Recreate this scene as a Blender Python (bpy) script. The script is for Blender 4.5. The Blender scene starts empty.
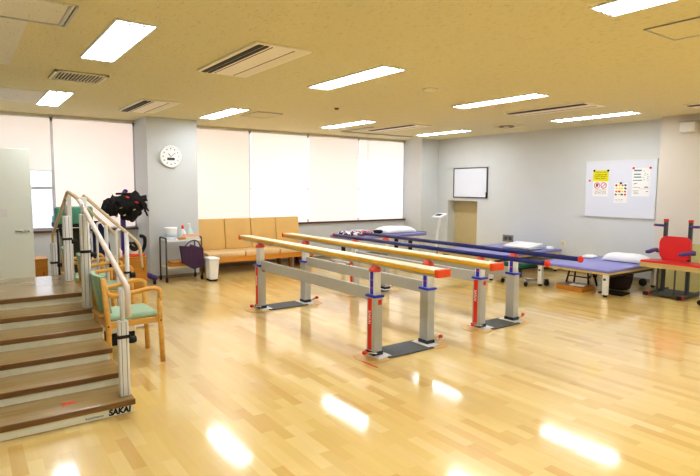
import bpy, bmesh, math, random
from mathutils import Vector, Matrix, noise
random.seed(7)
PI = math.pi
scene = bpy.context.scene
COL = scene.collection
CZ = 2.62            # ceiling height
XR, YW = 9.06, 9.70  # right wall plane, window wall plane

# ------------------------------------------------------------------ materials
def lin(c):
    f = lambda v: (v/12.92 if v <= .04045 else ((v+.055)/1.055)**2.4)
    return tuple(f(v/255.0) for v in c) + (1.0,)

def mat(name, rgb, rough=.5, metal=0., var=.04, nscale=12., bump=0., emit=0., emit_rgb=None, trans=0., coat=0., spec=.5, alpha=1.):
    m = bpy.data.materials.new(name); m.use_nodes = True
    nt = m.node_tree; N = nt.nodes; L = nt.links
    b = N['Principled BSDF']
    b.inputs['Roughness'].default_value = rough
    b.inputs['Metallic'].default_value = metal
    b.inputs['Specular IOR Level'].default_value = spec
    b.inputs['Coat Weight'].default_value = coat
    b.inputs['Transmission Weight'].default_value = trans
    b.inputs['Alpha'].default_value = alpha
    tc = N.new('ShaderNodeTexCoord')
    nz = N.new('ShaderNodeTexNoise'); nz.inputs['Scale'].default_value = nscale; nz.inputs['Detail'].default_value = 4
    L.new(tc.outputs['Object'], nz.inputs['Vector'])
    rp = N.new('ShaderNodeValToRGB')
    c = lin(rgb)
    rp.color_ramp.elements[0].position = .3; rp.color_ramp.elements[1].position = .7
    rp.color_ramp.elements[0].color = tuple(min(1, v*(1-var)) for v in c[:3])+(1,)
    rp.color_ramp.elements[1].color = tuple(min(1, v*(1+var)) for v in c[:3])+(1,)
    L.new(nz.outputs['Fac'], rp.inputs['Fac']); L.new(rp.outputs['Color'], b.inputs['Base Color'])
    if bump:
        bp = N.new('ShaderNodeBump'); bp.inputs['Strength'].default_value = bump; bp.inputs['Distance'].default_value = .01
        L.new(nz.outputs['Fac'], bp.inputs['Height']); L.new(bp.outputs['Normal'], b.inputs['Normal'])
    if emit:
        b.inputs['Emission Color'].default_value = lin(emit_rgb or rgb)
        b.inputs['Emission Strength'].default_value = emit
    return m

def wood(name, c1, c2, rough=.35, scale=3., axis='X', coat=.2):
    m = bpy.data.materials.new(name); m.use_nodes = True
    nt = m.node_tree; N = nt.nodes; L = nt.links; b = N['Principled BSDF']
    b.inputs['Roughness'].default_value = rough; b.inputs['Coat Weight'].default_value = coat
    tc = N.new('ShaderNodeTexCoord'); mp = N.new('ShaderNodeMapping')
    s = {'X': (1, 14, 14), 'Y': (14, 1, 14), 'Z': (14, 14, 1)}[axis]
    mp.inputs['Scale'].default_value = [v*scale*.5 for v in s]
    nz = N.new('ShaderNodeTexNoise'); nz.inputs['Scale'].default_value = 1.5; nz.inputs['Detail'].default_value = 5
    rp = N.new('ShaderNodeValToRGB')
    rp.color_ramp.elements[0].position = .3; rp.color_ramp.elements[0].color = lin(c1)
    rp.color_ramp.elements[1].position = .7; rp.color_ramp.elements[1].color = lin(c2)
    L.new(tc.outputs['Object'], mp.inputs['Vector']); L.new(mp.outputs['Vector'], nz.inputs['Vector'])
    L.new(nz.outputs['Fac'], rp.inputs['Fac']); L.new(rp.outputs['Color'], b.inputs['Base Color'])
    return m

def floor_material():
    m = bpy.data.materials.new('maple_floor'); m.use_nodes = True
    nt = m.node_tree; N = nt.nodes; L = nt.links; b = N['Principled BSDF']
    tc = N.new('ShaderNodeTexCoord')
    sp = N.new('ShaderNodeSeparateXYZ'); cb = N.new('ShaderNodeCombineXYZ')
    L.new(tc.outputs['Object'], sp.inputs[0]); L.new(sp.outputs['Y'], cb.inputs['X']); L.new(sp.outputs['X'], cb.inputs['Y'])
    br = N.new('ShaderNodeTexBrick')
    br.offset = .37; br.offset_frequency = 2; br.squash = 1.0
    br.inputs['Color1'].default_value = (0, 0, 0, 1); br.inputs['Color2'].default_value = (1, 1, 1, 1)
    br.inputs['Mortar'].default_value = (.35, .35, .35, 1)
    br.inputs['Scale'].default_value = 1.0; br.inputs['Mortar Size'].default_value = .0009; br.inputs['Mortar Smooth'].default_value = .3
    br.inputs['Bias'].default_value = 0.0
    br.inputs['Brick Width'].default_value = .42; br.inputs['Row Height'].default_value = .076
    L.new(cb.outputs[0], br.inputs['Vector'])
    rp = N.new('ShaderNodeValToRGB'); E = rp.color_ramp.elements
    E[0].position = 0; E[0].color = lin(FLOOR[0]); E[1].position = 1; E[1].color = lin(FLOOR[3])
    e = E.new(.3); e.color = lin(FLOOR[1]); e = E.new(.75); e.color = lin(FLOOR[2])
    L.new(br.outputs['Color'], rp.inputs['Fac'])
    mp = N.new('ShaderNodeMapping'); mp.inputs['Scale'].default_value = (2.0, 26, 1)
    nz = N.new('ShaderNodeTexNoise'); nz.inputs['Scale'].default_value = 1.6; nz.inputs['Detail'].default_value = 6
    L.new(cb.outputs[0], mp.inputs['Vector']); L.new(mp.outputs[0], nz.inputs['Vector'])
    mx = N.new('ShaderNodeMix'); mx.data_type = 'RGBA'; mx.blend_type = 'OVERLAY'; mx.inputs['Factor'].default_value = .16
    L.new(rp.outputs['Color'], mx.inputs['A']); L.new(nz.outputs['Color'], mx.inputs['B'])
    hs = N.new('ShaderNodeHueSaturation'); hs.inputs['Saturation'].default_value = 1.0
    L.new(mx.outputs['Result'], hs.inputs['Color']); L.new(hs.outputs['Color'], b.inputs['Base Color'])
    b.inputs['Roughness'].default_value = .30
    b.inputs['Coat Weight'].default_value = 1.0; b.inputs['Coat Roughness'].default_value = .085; b.inputs['Coat IOR'].default_value = 1.5
    n2 = N.new('ShaderNodeTexNoise'); n2.inputs['Scale'].default_value = 5; n2.inputs['Detail'].default_value = 2
    L.new(tc.outputs['Object'], n2.inputs['Vector'])
    bp = N.new('ShaderNodeBump'); bp.inputs['Strength'].default_value = .10; bp.inputs['Distance'].default_value = .006
    L.new(n2.outputs['Fac'], bp.inputs['Height']); L.new(bp.outputs['Normal'], b.inputs['Coat Normal'])
    return m

def ceiling_material(name, c1, c2, c3):
    m = bpy.data.materials.new(name); m.use_nodes = True
    nt = m.node_tree; N = nt.nodes; L = nt.links; b = N['Principled BSDF']
    b.inputs['Roughness'].default_value = .9
    tc = N.new('ShaderNodeTexCoord'); mp = N.new('ShaderNodeMapping'); mp.inputs['Scale'].default_value = (75, 20, 1)
    nz = N.new('ShaderNodeTexNoise'); nz.inputs['Scale'].default_value = 1; nz.inputs['Detail'].default_value = 3; nz.inputs['Distortion'].default_value = .8
    L.new(tc.outputs['Object'], mp.inputs[0]); L.new(mp.outputs[0], nz.inputs['Vector'])
    rp = N.new('ShaderNodeValToRGB'); E = rp.color_ramp.elements
    E[0].position = .30; E[0].color = lin(c1); E[1].position = .43; E[1].color = lin(c2)
    L.new(nz.outputs['Fac'], rp.inputs['Fac'])
    n2 = N.new('ShaderNodeTexNoise'); n2.inputs['Scale'].default_value = .35
    L.new(tc.outputs['Object'], n2.inputs['Vector'])
    mx = N.new('ShaderNodeMix'); mx.data_type = 'RGBA'; mx.inputs['B'].default_value = lin(c3)
    ml = N.new('ShaderNodeMath'); ml.operation = 'MULTIPLY'; ml.inputs[1].default_value = .5
    L.new(n2.outputs['Fac'], ml.inputs[0]); L.new(ml.outputs[0], mx.inputs['Factor'])
    L.new(rp.outputs['Color'], mx.inputs['A']); L.new(mx.outputs['Result'], b.inputs['Base Color'])
    bp = N.new('ShaderNodeBump'); bp.inputs['Strength'].default_value = .22; bp.inputs['Distance'].default_value = .004
    L.new(nz.outputs['Fac'], bp.inputs['Height']); L.new(bp.outputs['Normal'], b.inputs['Normal'])
    return m

def pattern_material(name, cols, scale=30):
    m = bpy.data.materials.new(name); m.use_nodes = True
    nt = m.node_tree; N = nt.nodes; L = nt.links; b = N['Principled BSDF']; b.inputs['Roughness'].default_value = .8
    tc = N.new('ShaderNodeTexCoord'); v = N.new('ShaderNodeTexVoronoi'); v.inputs['Scale'].default_value = scale
    sp = N.new('ShaderNodeSeparateColor'); rp = N.new('ShaderNodeValToRGB'); rp.color_ramp.interpolation = 'CONSTANT'
    E = rp.color_ramp.elements
    E[0].position = 0; E[0].color = lin(cols[0]); E[1].position = 1/len(cols); E[1].color = lin(cols[1])
    for i, c in enumerate(cols[2:]): e = E.new((i+2)/len(cols)); e.color = lin(c)
    L.new(tc.outputs['Object'], v.inputs['Vector']); L.new(v.outputs['Color'], sp.inputs[0]); L.new(sp.outputs[0], rp.inputs['Fac'])
    L.new(rp.outputs['Color'], b.inputs['Base Color'])
    return m

FLOOR = [(221, 180, 102), (232, 199, 122), (236, 205, 130), (241, 214, 146)]
M = dict(
    floor=floor_material(),
    ceiling=ceiling_material('ceiling_board', (200, 189, 148), (226, 218, 180), (226, 216, 174)),
    ceil_grey=ceiling_material('ceiling_board_grey', (206, 202, 186), (234, 230, 218), (232, 228, 216)),
    wall=mat('wall_paint', (218, 221, 220), .8, var=.015, nscale=2, bump=.05),
    wall_g=mat('wall_paint_grey', (210, 214, 216), .8, var=.015, nscale=2, bump=.05),
    wall_w=mat('wall_warm', (222, 216, 206), .8, var=.015, nscale=2),
    skirt=mat('skirting', (150, 140, 122), .6),
    niche=mat('niche_door', (206, 190, 146), .6, var=.02),
    sill=mat('sill_brown', (96, 66, 60), .5),
    alu=mat('window_alu', (186, 186, 186), .4),
    glass=mat('window_glass', (235, 245, 248), .03, trans=1.0, alpha=.25),
    white=mat('white_plastic', (244, 246, 248), .35, var=.01),
    whitem=mat('white_metal', (228, 228, 224), .3, var=.01),
    cream=mat('cream_metal', (232, 222, 196), .4, var=.01),
    doorw=mat('door_leaf', (250, 254, 246), .45, var=.01, nscale=2),
    steel=mat('steel', (190, 190, 190), .25, metal=.9),
    dsteel=mat('dark_steel', (96, 92, 90), .35, metal=.7),
    black=mat('black_rubber', (26, 26, 28), .6),
    dark=mat('dark_slot', (34, 28, 22), .8),
    grey=mat('grey_post', (190, 190, 186), .4, metal=.15, var=.015),
    greyl=mat('light_post', (230, 230, 230), .35, metal=.1, var=.015),
    dgrey=mat('ribbed_rubber', (92, 95, 98), .65, var=.08, nscale=60, bump=.2),
    foot=mat('foot_navy', (46, 52, 68), .5),
    red=mat('red_label', (226, 58, 36), .45),
    pink=mat('pink_cap', (228, 96, 84), .4),
    orange=mat('orange_cap', (232, 84, 40), .4),
    blue=mat('blue_collar', (46, 62, 196), .4),
    navy=mat('navy_rail', (26, 38, 120), .4, coat=.1),
    ywood=wood('yellow_rail_edge', (216, 164, 30), (234, 186, 50), axis='Y'),
    twood=wood('pale_rail_top', (250, 232, 186), (255, 244, 214), axis='Y', rough=.3),
    disc=wood('pale_wood_disc', (218, 176, 106), (228, 188, 120), axis='X'),
    tread=wood('vinyl_tread', (160, 134, 88), (174, 148, 102), rough=.2, axis='X'),
    nosing=wood('tread_nosing', (118, 84, 40), (134, 98, 50), axis='X'),
    riser=mat('riser_cream', (236, 234, 212), .5, var=.015),
    railw=wood('ash_rail', (206, 184, 148), (220, 200, 166), axis='Y'),
    railp=mat('pale_rail', (226, 212, 202), .35, var=.02),
    chairw=wood('honey_beech', (216, 162, 76), (234, 184, 100), axis='X'),
    teal=mat('mint_vinyl', (166, 196, 168), .45, var=.03, coat=.1),
    teald=mat('teal_pad', (86, 158, 138), .45, var=.04),
    cabw=wood('orange_cabinet', (188, 126, 42), (204, 144, 58), axis='X'),
    tan=mat('tan_vinyl', (226, 186, 116), .4, var=.03, nscale=4, coat=.15),
    tans=mat('tan_vinyl_seat', (230, 198, 152), .32, var=.03, nscale=4, coat=.2),
    owood=wood('bench_wood', (208, 138, 44), (222, 156, 62), axis='X'),
    bwood=wood('brown_wood', (120, 76, 40), (144, 94, 52), axis='X'),
    plum=mat('plum_cloth', (76, 52, 82), .85, var=.12, nscale=20, bump=.3),
    purple=mat('purple_frame', (72, 44, 128), .35, coat=.3),
    lilac=mat('lilac_vinyl', (140, 140, 204), .38, var=.03, coat=.15),
    cloth=mat('white_cloth', (246, 248, 255), .85, var=.02, bump=.2),
    blk=mat('black_fabric', (24, 24, 26), .85, var=.3, nscale=30, bump=.4),
    navyc=mat('navy_cloth', (34, 36, 84), .85, var=.1),
    redv=mat('red_vinyl', (226, 52, 60), .32, coat=.3, var=.02),
    ply=wood('ply_edge', (206, 180, 116), (220, 196, 136), axis='Y'),
    chgrey=mat('charcoal_metal', (84, 88, 96), .45, metal=.3),
    violet=mat('violet_pad', (78, 62, 132), .45),
    beige=mat('beige_board', (206, 198, 140), .6, var=.02),
    board=mat('whiteboard', (232, 236, 246), .18, var=.005, coat=.1),
    bframe=mat('dark_board_frame', (92, 92, 100), .4, metal=.4),
    paper=mat('paper', (246, 246, 244), .8, var=.01),
    yellow=mat('yellow_print', (240, 232, 40), .8),
    ink=mat('ink', (70, 76, 84), .8),
    inkb=mat('teal_ink', (110, 150, 165), .8),
    pinkink=mat('pink_ink', (214, 90, 130), .8),
    basket=mat('dark_wicker', (50, 34, 28), .7, var=.4, nscale=60, bump=.6),
    dwood=wood('dark_wood', (64, 36, 26), (84, 48, 34), axis='Z'),
    dgreen=mat('dark_green_vinyl', (16, 92, 76), .45),
    tube=mat('lit_tubes', (255, 255, 255), .5, emit=20.5, emit_rgb=(238, 245, 255)),
    acp=mat('ac_panel', (248, 240, 222), .5, var=.01),
    acw=mat('vent_cream', (240, 232, 204), .5, var=.01),
    rope=mat('cord', (226, 222, 214), .7),
    bluew=mat('pale_blue_plastic', (196, 214, 230), .4),
    outside=mat('outside_wall_glow', (226, 232, 240), .9, emit=.8, emit_rgb=(240, 240, 246)),  # emission stands in for bright daylight on the wall
    redt=mat('red_tape', (222, 62, 30), .6),
)
def blind_glow_mat(i, rgb, e):
    return mat('roller_blind_glow_cloth_%d' % i, tuple(v*.93 for v in rgb), .9, var=.012, nscale=3, emit=e*.70, emit_rgb=(rgb[0], rgb[1]*.985, rgb[2]*.99))  # emission imitates daylight shining through the cloth, strength set per blind

# ------------------------------------------------------------------ geometry helpers
class B:
    """collects shapes into one mesh"""
    def __init__(s): s.bm = bmesh.new()
    def box(s, x0, x1, y0, y1, z0, z1, bev=0., seg=2):
        bm = bmesh.new()
        r = bmesh.ops.create_cube(bm, size=1)
        bmesh.ops.scale(bm, vec=(x1-x0, y1-y0, z1-z0), verts=bm.verts)
        bmesh.ops.translate(bm, vec=((x0+x1)/2, (y0+y1)/2, (z0+z1)/2), verts=bm.verts)
        if bev > 0:
            bev = min(bev, .49*min(abs(x1-x0), abs(y1-y0), abs(z1-z0)))
            bmesh.ops.bevel(bm, geom=list(bm.edges), offset=bev, segments=seg, profile=.5, affect='EDGES')
            if seg > 2:
                for f in bm.faces: f.smooth = True
        s._merge(bm); return s
    def _merge(s, bm, M4=None):
        if M4 is not None: bmesh.ops.transform(bm, matrix=M4, verts=bm.verts)
        mp = {v: s.bm.verts.new(v.co) for v in bm.verts}
        for f in bm.faces:
            try:
                g = s.bm.faces.new([mp[v] for v in f.verts]); g.smooth = f.smooth
            except ValueError: pass
        bm.free()
    def obox(s, c, size, rot, bev=0., seg=2):
        """box of size about centre c turned by rot (euler)"""
        b2 = B(); h = [v/2 for v in size]; b2.box(-h[0], h[0], -h[1], h[1], -h[2], h[2], bev, seg)
        from mathutils import Euler
        s._merge(b2.bm, Matrix.Translation(Vector(c)) @ Euler(rot).to_matrix().to_4x4()); return s
    def cyl(s, p0, p1, r, r2=None, n=14):
        p0, p1 = Vector(p0), Vector(p1); r2 = r if r2 is None else r2
        d = (p1-p0).normalized(); a = d.orthogonal().normalized(); b = d.cross(a)
        R0, R1 = [], []
        for i in range(n):
            t = 2*PI*i/n; o = a*math.cos(t)+b*math.sin(t)
            R0.append(s.bm.verts.new(p0+o*r)); R1.append(s.bm.verts.new(p1+o*r2))
        for i in range(n):
            f = s.bm.faces.new((R0[i], R0[(i+1) % n], R1[(i+1) % n], R1[i])); f.smooth = True
        s.bm.faces.new(R0[::-1]); s.bm.faces.new(R1); return s
    def tube(s, pts, r, n=10, flat=1.0, ref=None, closed=False):
        """swept tube through pts; flat squashes along the binormal"""
        P = [Vector(p) for p in pts]; rings = []
        prev = None
        for i, p in enumerate(P):
            if closed: d = (P[(i+1) % len(P)]-P[i-1]).normalized()
            else: d = (P[min(i+1, len(P)-1)]-P[max(i-1, 0)]).normalized()
            if prev is None:
                a = (Vector(ref) if ref else d.orthogonal()); a = (a-d*a.dot(d)).normalized()
            else:
                a = prev-d*prev.dot(d); a = a.normalized()
            prev = a; b = d.cross(a)
            rr = r[i] if isinstance(r, (list, tuple)) else r
            rings.append([s.bm.verts.new(p+a*rr*math.cos(2*PI*k/n)+b*rr*flat*math.sin(2*PI*k/n)) for k in range(n)])
        m = len(rings)
        for i in range(m if closed else m-1):
            A, C = rings[i], rings[(i+1) % m]
            for k in range(n):
                f = s.bm.faces.new((A[k], A[(k+1) % n], C[(k+1) % n], C[k])); f.smooth = True
        if not closed: s.bm.faces.new(rings[0][::-1]); s.bm.faces.new(rings[-1])
        return s
    def lathe(s, prof, c=(0, 0, 0), n=24, sx=1., sy=1.):
        rings = []
        for r, z in prof:
            rings.append([s.bm.verts.new((c[0]+r*sx*math.cos(2*PI*k/n), c[1]+r*sy*math.sin(2*PI*k/n), c[2]+z)) for k in range(n)])
        for i in range(len(rings)-1):
            for k in range(n):
                f = s.bm.faces.new((rings[i][k], rings[i][(k+1) % n], rings[i+1][(k+1) % n], rings[i+1][k])); f.smooth = True
        s.bm.faces.new(rings[0][::-1]); s.bm.faces.new(rings[-1]); return s
    def ball(s, c, r, sc=(1, 1, 1), amp=0., fr=3., sub=3, seed=0.):
        bm = bmesh.new(); bmesh.ops.create_icosphere(bm, subdivisions=sub, radius=1)
        for v in bm.verts:
            k = 1+amp*noise.noise(v.co*fr+Vector((seed, seed*.7, 0)))
            v.co = Vector((v.co.x*sc[0]*r*k, v.co.y*sc[1]*r*k, v.co.z*sc[2]*r*k))+Vector(c)
        for f in bm.faces: f.smooth = True
        s._merge(bm); return s
    def prism(s, pts, axis, a, b):
        """extrude polygon pts (2D) along axis between a and b. axis 'x': pts=(y,z); 'y': (x,z); 'z': (x,y)"""
        def mk(p, t): return {'x': (t, p[0], p[1]), 'y': (p[0], t, p[1]), 'z': (p[0], p[1], t)}[axis]
        A = [s.bm.verts.new(mk(p, a)) for p in pts]; C = [s.bm.verts.new(mk(p, b)) for p in pts]
        n = len(pts)
        for i in range(n): s.bm.faces.new((A[i], A[(i+1) % n], C[(i+1) % n], C[i]))
        s.bm.faces.new(A[::-1]); s.bm.faces.new(C); return s
    def quad(s, *p):
        s.bm.faces.new([s.bm.verts.new(q) for q in p]); return s
    def to(s, name, m, parent=None, loc=None, kind=None, label=None):
        bmesh.ops.recalc_face_normals(s.bm, faces=s.bm.faces)
        me = bpy.data.meshes.new(name); s.bm.to_mesh(me); s.bm.free()
        me.materials.append(M[m] if isinstance(m, str) else m)
        o = bpy.data.objects.new(name, me); COL.objects.link(o)
        if parent: o.parent = parent
        if loc: o.location = loc
        if kind: o['kind'] = kind
        if label: o['label'] = label
        return o

def fillet(pts, r, n=5):
    P = [Vector(p) for p in pts]; out = [P[0]]
    for i in range(1, len(P)-1):
        a = (P[i-1]-P[i]); b = (P[i+1]-P[i]); k = min(r, a.length*.48, b.length*.48)
        A = P[i]+a.normalized()*k; C = P[i]+b.normalized()*k
        for j in range(n+1):
            t = j/n; out.append(A*(1-t)**2+P[i]*2*t*(1-t)+C*t*t)
    out.append(P[-1]); return out

def tag(o, label, cat, group=None, kind=None):
    o['label'] = label; o['category'] = cat
    if group: o['group'] = group
    if kind: o['kind'] = kind
    return o
def thing(name, label, cat, loc=(0, 0, 0), rz=0., group=None):
    o = bpy.data.objects.new(name, None); COL.objects.link(o); o.empty_display_size = .1
    o.location = loc; o.rotation_euler = (0, 0, rz)
    return tag(o, label, cat, group)
def dup(root, loc, rz=0., label=None, group=None):
    r = root.copy(); COL.objects.link(r); r.location = loc; r.rotation_euler = (0, 0, rz)
    if label: r['label'] = label
    if group: r['group'] = group
    for ch in list(root.children):
        c = ch.copy(); COL.objects.link(c); c.parent = r
        for g in list(ch.children):
            d = g.copy(); COL.objects.link(d); d.parent = c
    return r
def lettering(name, body, size, m, parent, loc, rot, bold=.0, shear=0., sx=1.):
    cu = bpy.data.curves.new(name, 'FONT'); cu.body = body; cu.size = size; cu.extrude = .0008; cu.offset = bold; cu.shear = shear
    cu.align_x = 'LEFT'; cu.align_y = 'BOTTOM_BASELINE'; cu.materials.append(M[m])
    tmp = bpy.data.objects.new(name+'_tmp', cu); COL.objects.link(tmp)
    bpy.context.view_layer.update()
    me = bpy.data.meshes.new_from_object(tmp.evaluated_get(bpy.context.evaluated_depsgraph_get()))
    bpy.data.objects.remove(tmp); bpy.data.curves.remove(cu)
    o = bpy.data.objects.new(name, me); me.name = name
    COL.objects.link(o); o.parent = parent; o.location = loc; o.rotation_euler = rot; o.scale = (sx, 1, 1)
    return o
def struct(b, name, m, loc=None, parent=None): return b.to(name, m, parent, loc, kind='structure')

# ------------------------------------------------------------------ room shell
XL, XP, YB, YJ = -.95, -.12, -3.2, 6.95
struct(B().box(XL-.1, XR+.6, YB-.1, YW+.4, -.1, 0), 'floor', 'floor')
struct(B().box(XL-.1, XR+.6, YB-.1, YW+.4, CZ, CZ+.1), 'ceiling', 'ceiling')
# right wall with the low recessed door
NY0, NY1, NZ = 7.93, 8.80, 1.235
struct(B().box(XR, XR+.4, YB, NY0, 0, CZ).box(XR, XR+.4, NY1, YW+.3, 0, CZ).box(XR, XR+.4, NY0, NY1, NZ, CZ), 'wall_right', 'wall')
d = struct(B().box(XR+.23, XR+.27, NY0, NY1, 0, NZ), 'door_1', 'niche')
struct(B().cyl((XR+.20, NY0+.1, .62), (XR+.23, NY0+.1, .62), .02), 'door_handle', 'steel', parent=d)
struct(B().box(8.82, XR, YB, 4.10, 0, CZ), 'wall_right_column', 'wall_w')
struct(B().box(8.54, XR, 9.13, YW+.2, 0, CZ), 'wall_right_corner', 'wall')
struct(B().box(2.46, 3.28, 9.00, YW+.2, 0, CZ), 'wall_back_pillar', 'wall_g')
SZ = .79
struct(B().box(XL, XR+.4, YW-.0, YW+.25, CZ-.035, CZ), 'trim_5', 'cream')
struct(B().box(XL, XR+.4, YW, YW+.25, 0, SZ).box(XL-.1, XP, YW, YW+.25, 0, CZ), 'wall_back', 'wall_g')
struct(B().box(XP, 2.46, YW-.05, YW+.02, SZ-.012, SZ+.018), 'trim_1', 'sill')
struct(B().box(3.28, 8.54, YW-.05, YW+.02, SZ-.03, SZ+.0), 'trim_2', 'sill')
# left side: outer wall, short return and partition with a doorway
struct(B().box(XL-.1, XL, YB, YW+.3, 0, CZ), 'wall_left', 'wall')
struct(B().box(XL, XP, YJ-.1, YJ, 0, CZ).box(XP-.1, XP, YJ, 7.12, 0, CZ).box(XP-.1, XP, 8.02, YW, 0, CZ).box(XP-.1, XP, 7.12, 8.02, 2.0, CZ), 'wall_left_partition', 'wall')
struct(B().box(XP-.11, XP+.015, 7.08, 7.12, 0, 2.04).box(XP-.11, XP+.015, 8.02, 8.06, 0, 2.04).box(XP-.11, XP+.015, 7.08, 8.06, 2.0, 2.04), 'trim_3', 'whitem')
struct(B().box(XL-.1, XR+.5, YB-.1, YB, 0, CZ), 'wall_front', 'wall')
struct(B().box(XR-.012, XR, 4.1, NY0, 0, .06).box(XR-.012, XR, NY1, 9.13, 0, .06), 'baseboard_right', 'skirt')
struct(B().box(2.46, 3.28, 8.99, 9.0, 0, .05), 'baseboard_pillar', 'skirt')
struct(B().box(3.28, 8.54, YW-.012, YW, 0, .06).box(XP, 2.46, YW-.012, YW, 0, .06), 'baseboard_back', 'skirt')
# open door leaf, hinged on the partition
d2 = struct(B().box(XP+.01, .745, 8.0, 8.04, .01, 1.975, .004), 'door_2', 'doorw')
struct(B().box(.62, .70, 7.985, 8.0, .93, .955, .004).cyl((.69, 8.0, .942), (.69, 7.95, .942), .012).tube(fillet([(.69, 7.95, .942), (.54, 7.95, .942)], .01), .011), 'door_handle', 'steel', parent=d2)
struct(B().box(.40, .47, 7.996, 8.0, 1.12, 1.22), 'door_plate', 'paper', parent=d2)
# windows: aluminium frame, glass
def window(n, x0, x1, xs, rail=None):
    b = B(); y0, y1 = YW+.04, YW+.10
    z0, z1 = SZ+.01, CZ-.04
    b.box(x0, x1, y0, y1, z0, z0+.05).box(x0, x1, y0, y1, z1-.05, z1)
    for x in [x0+.025]+xs+[x1-.025]: b.box(x-.025, x+.025, y0, y1, z0, z1)
    if rail: b.box(x0, x1, y0-.01, y1, rail-.02, rail+.02)
    w = struct(b, 'window_%d' % n, 'alu')
    g = B().box(x0, x1, YW+.07, YW+.074, z0, z1)
    struct(g, 'window_pane', 'glass', parent=w)
    return w
window(1, XP, 2.46, [1.22, 1.86], rail=1.48)
window(2, 3.28, 8.54, [4.57, 5.87, 7.17], rail=1.48)

# outside, seen through the uncovered glass
struct(B().box(-14, 16, YW+.4, 40, -1.2, -1.1), 'ground', mat('asphalt', (206, 212, 220), .9))
ob = thing('outdoor_building', 'pale building outside the uncovered glass by the open door', 'building', (1.5, 26, -1.1))
B().box(-12, 12, 0, 6, 0, 3.4).to('wall', 'outside', ob)
B().box(-12.3, 12.3, -.3, 6.3, 3.4, 3.7).to('roof', mat('roof_grey', (196, 190, 200), .8), ob)
for i in range(6): B().box(-10+i*3.6, -8.4+i*3.6, -.05, 0, 1.2, 2.5).to('window', mat('outdoor_glass_glow_%d' % i, (205, 212, 224), .5, emit=.4), ob)  # panes emit a little, imitating daylight on the glass
car = thing('parked_car', 'white car parked outside behind the uncovered glass', 'car', (1.2, 15.5, -1.1))
B().prism([(-1.9, .3), (1.9, .3), (1.95, .75), (1.1, .85), (.55, 1.35), (-1.0, 1.4), (-1.6, .9), (-1.95, .85)], 'y', -.8, .8).to('body', 'white', car)
for x in (-1.2, 1.2):
    for y in (-.72, .72): B().cyl((x, y-.1, .32), (x, y+.1, .32), .32, n=20).to('wheel', 'black', car)
B().prism([(-.95, .92), (.9, .92), (.5, 1.28), (-.9, 1.32)], 'y', -.81, .81).to('window', mat('car_glass', (90, 100, 112), .1), car)

# ------------------------------------------------------------------ roller blinds
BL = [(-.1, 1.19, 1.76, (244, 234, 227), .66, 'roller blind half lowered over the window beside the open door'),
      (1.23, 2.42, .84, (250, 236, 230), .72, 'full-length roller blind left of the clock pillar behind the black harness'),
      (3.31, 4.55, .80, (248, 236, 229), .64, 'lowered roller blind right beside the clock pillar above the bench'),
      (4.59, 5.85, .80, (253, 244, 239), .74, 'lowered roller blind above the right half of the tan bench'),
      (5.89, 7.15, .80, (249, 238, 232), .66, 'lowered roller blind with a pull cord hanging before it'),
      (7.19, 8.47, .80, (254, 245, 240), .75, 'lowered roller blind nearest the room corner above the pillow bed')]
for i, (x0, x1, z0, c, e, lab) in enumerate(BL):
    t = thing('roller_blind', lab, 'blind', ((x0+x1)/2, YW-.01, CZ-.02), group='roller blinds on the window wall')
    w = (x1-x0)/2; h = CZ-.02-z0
    B().box(-w, w, -.003, .0, -h, -.02).to('fabric', blind_glow_mat(i, c, e), t)
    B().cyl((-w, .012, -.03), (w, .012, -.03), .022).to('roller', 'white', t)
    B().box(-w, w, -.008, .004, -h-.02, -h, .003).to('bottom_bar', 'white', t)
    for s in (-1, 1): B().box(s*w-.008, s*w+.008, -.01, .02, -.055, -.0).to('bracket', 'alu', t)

# ------------------------------------------------------------------ ceiling
def make_light(label, loc):
    t = thing('ceiling_light', label, 'ceiling light', loc, group='recessed fluorescent ceiling lights')
    w, l = .125, .65
    B().box(-w-.015, -w, -l-.015, l+.015, -.012, 0).box(w, w+.015, -l-.015, l+.015, -.012, 0).box(-w, w, -l-.015, -l, -.012, 0).box(-w, w, l, l+.015, -.012, 0).to('frame', 'whitem', t)
    B().box(-w, w, -l, l, -.008, -.001).to('diffuser', 'tube', t)
    for s in (-.05, .05):
        B().box(s-.014, s+.014, -l+.002, -l+.03, -.022, -.008, .002).to('lamp_holder', 'whitem', t)
        B().box(s-.014, s+.014, l-.03, l-.002, -.022, -.008, .002).to('lamp_holder', 'whitem', t)
    return t
LX = [1.03, 3.30, 5.60, 7.95]
LY = [1.27, 4.57, 7.92]
labs = {(0, 1): 'recessed ceiling light in front of the black slatted square grille', (0, 2): 'recessed ceiling light above the stair trainer near the windows, left of the clock pillar',
        (1, 0): 'recessed ceiling light at the top edge of the photo near the square access hatch', (1, 1): 'recessed ceiling light beside the large air conditioner, nearer the wooden rails',
        (1, 2): 'recessed ceiling light over the tan bench, just right of the clock pillar', (2, 1): 'long recessed ceiling light in the middle, above the blue rails, before the long slot vent',
        (2, 2): 'recessed ceiling light near the pull cord and windows', (3, 1): 'recessed ceiling light above the large whiteboard', (3, 2): 'recessed ceiling light in the far corner beside the curtain track'}
L0 = None
for i, x in enumerate(LX):
    for j, y in enumerate(LY+[-1.7]):
        lab = labs.get((i, j), 'recessed fluorescent ceiling light in the part of the room nearest the camera')
        if j == 1: y += (0, 0, .05, .14)[i]
        if L0 is None: L0 = make_light(lab, (x, y, CZ))
        else: dup(L0, (x, y, CZ), 0, lab)

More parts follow.
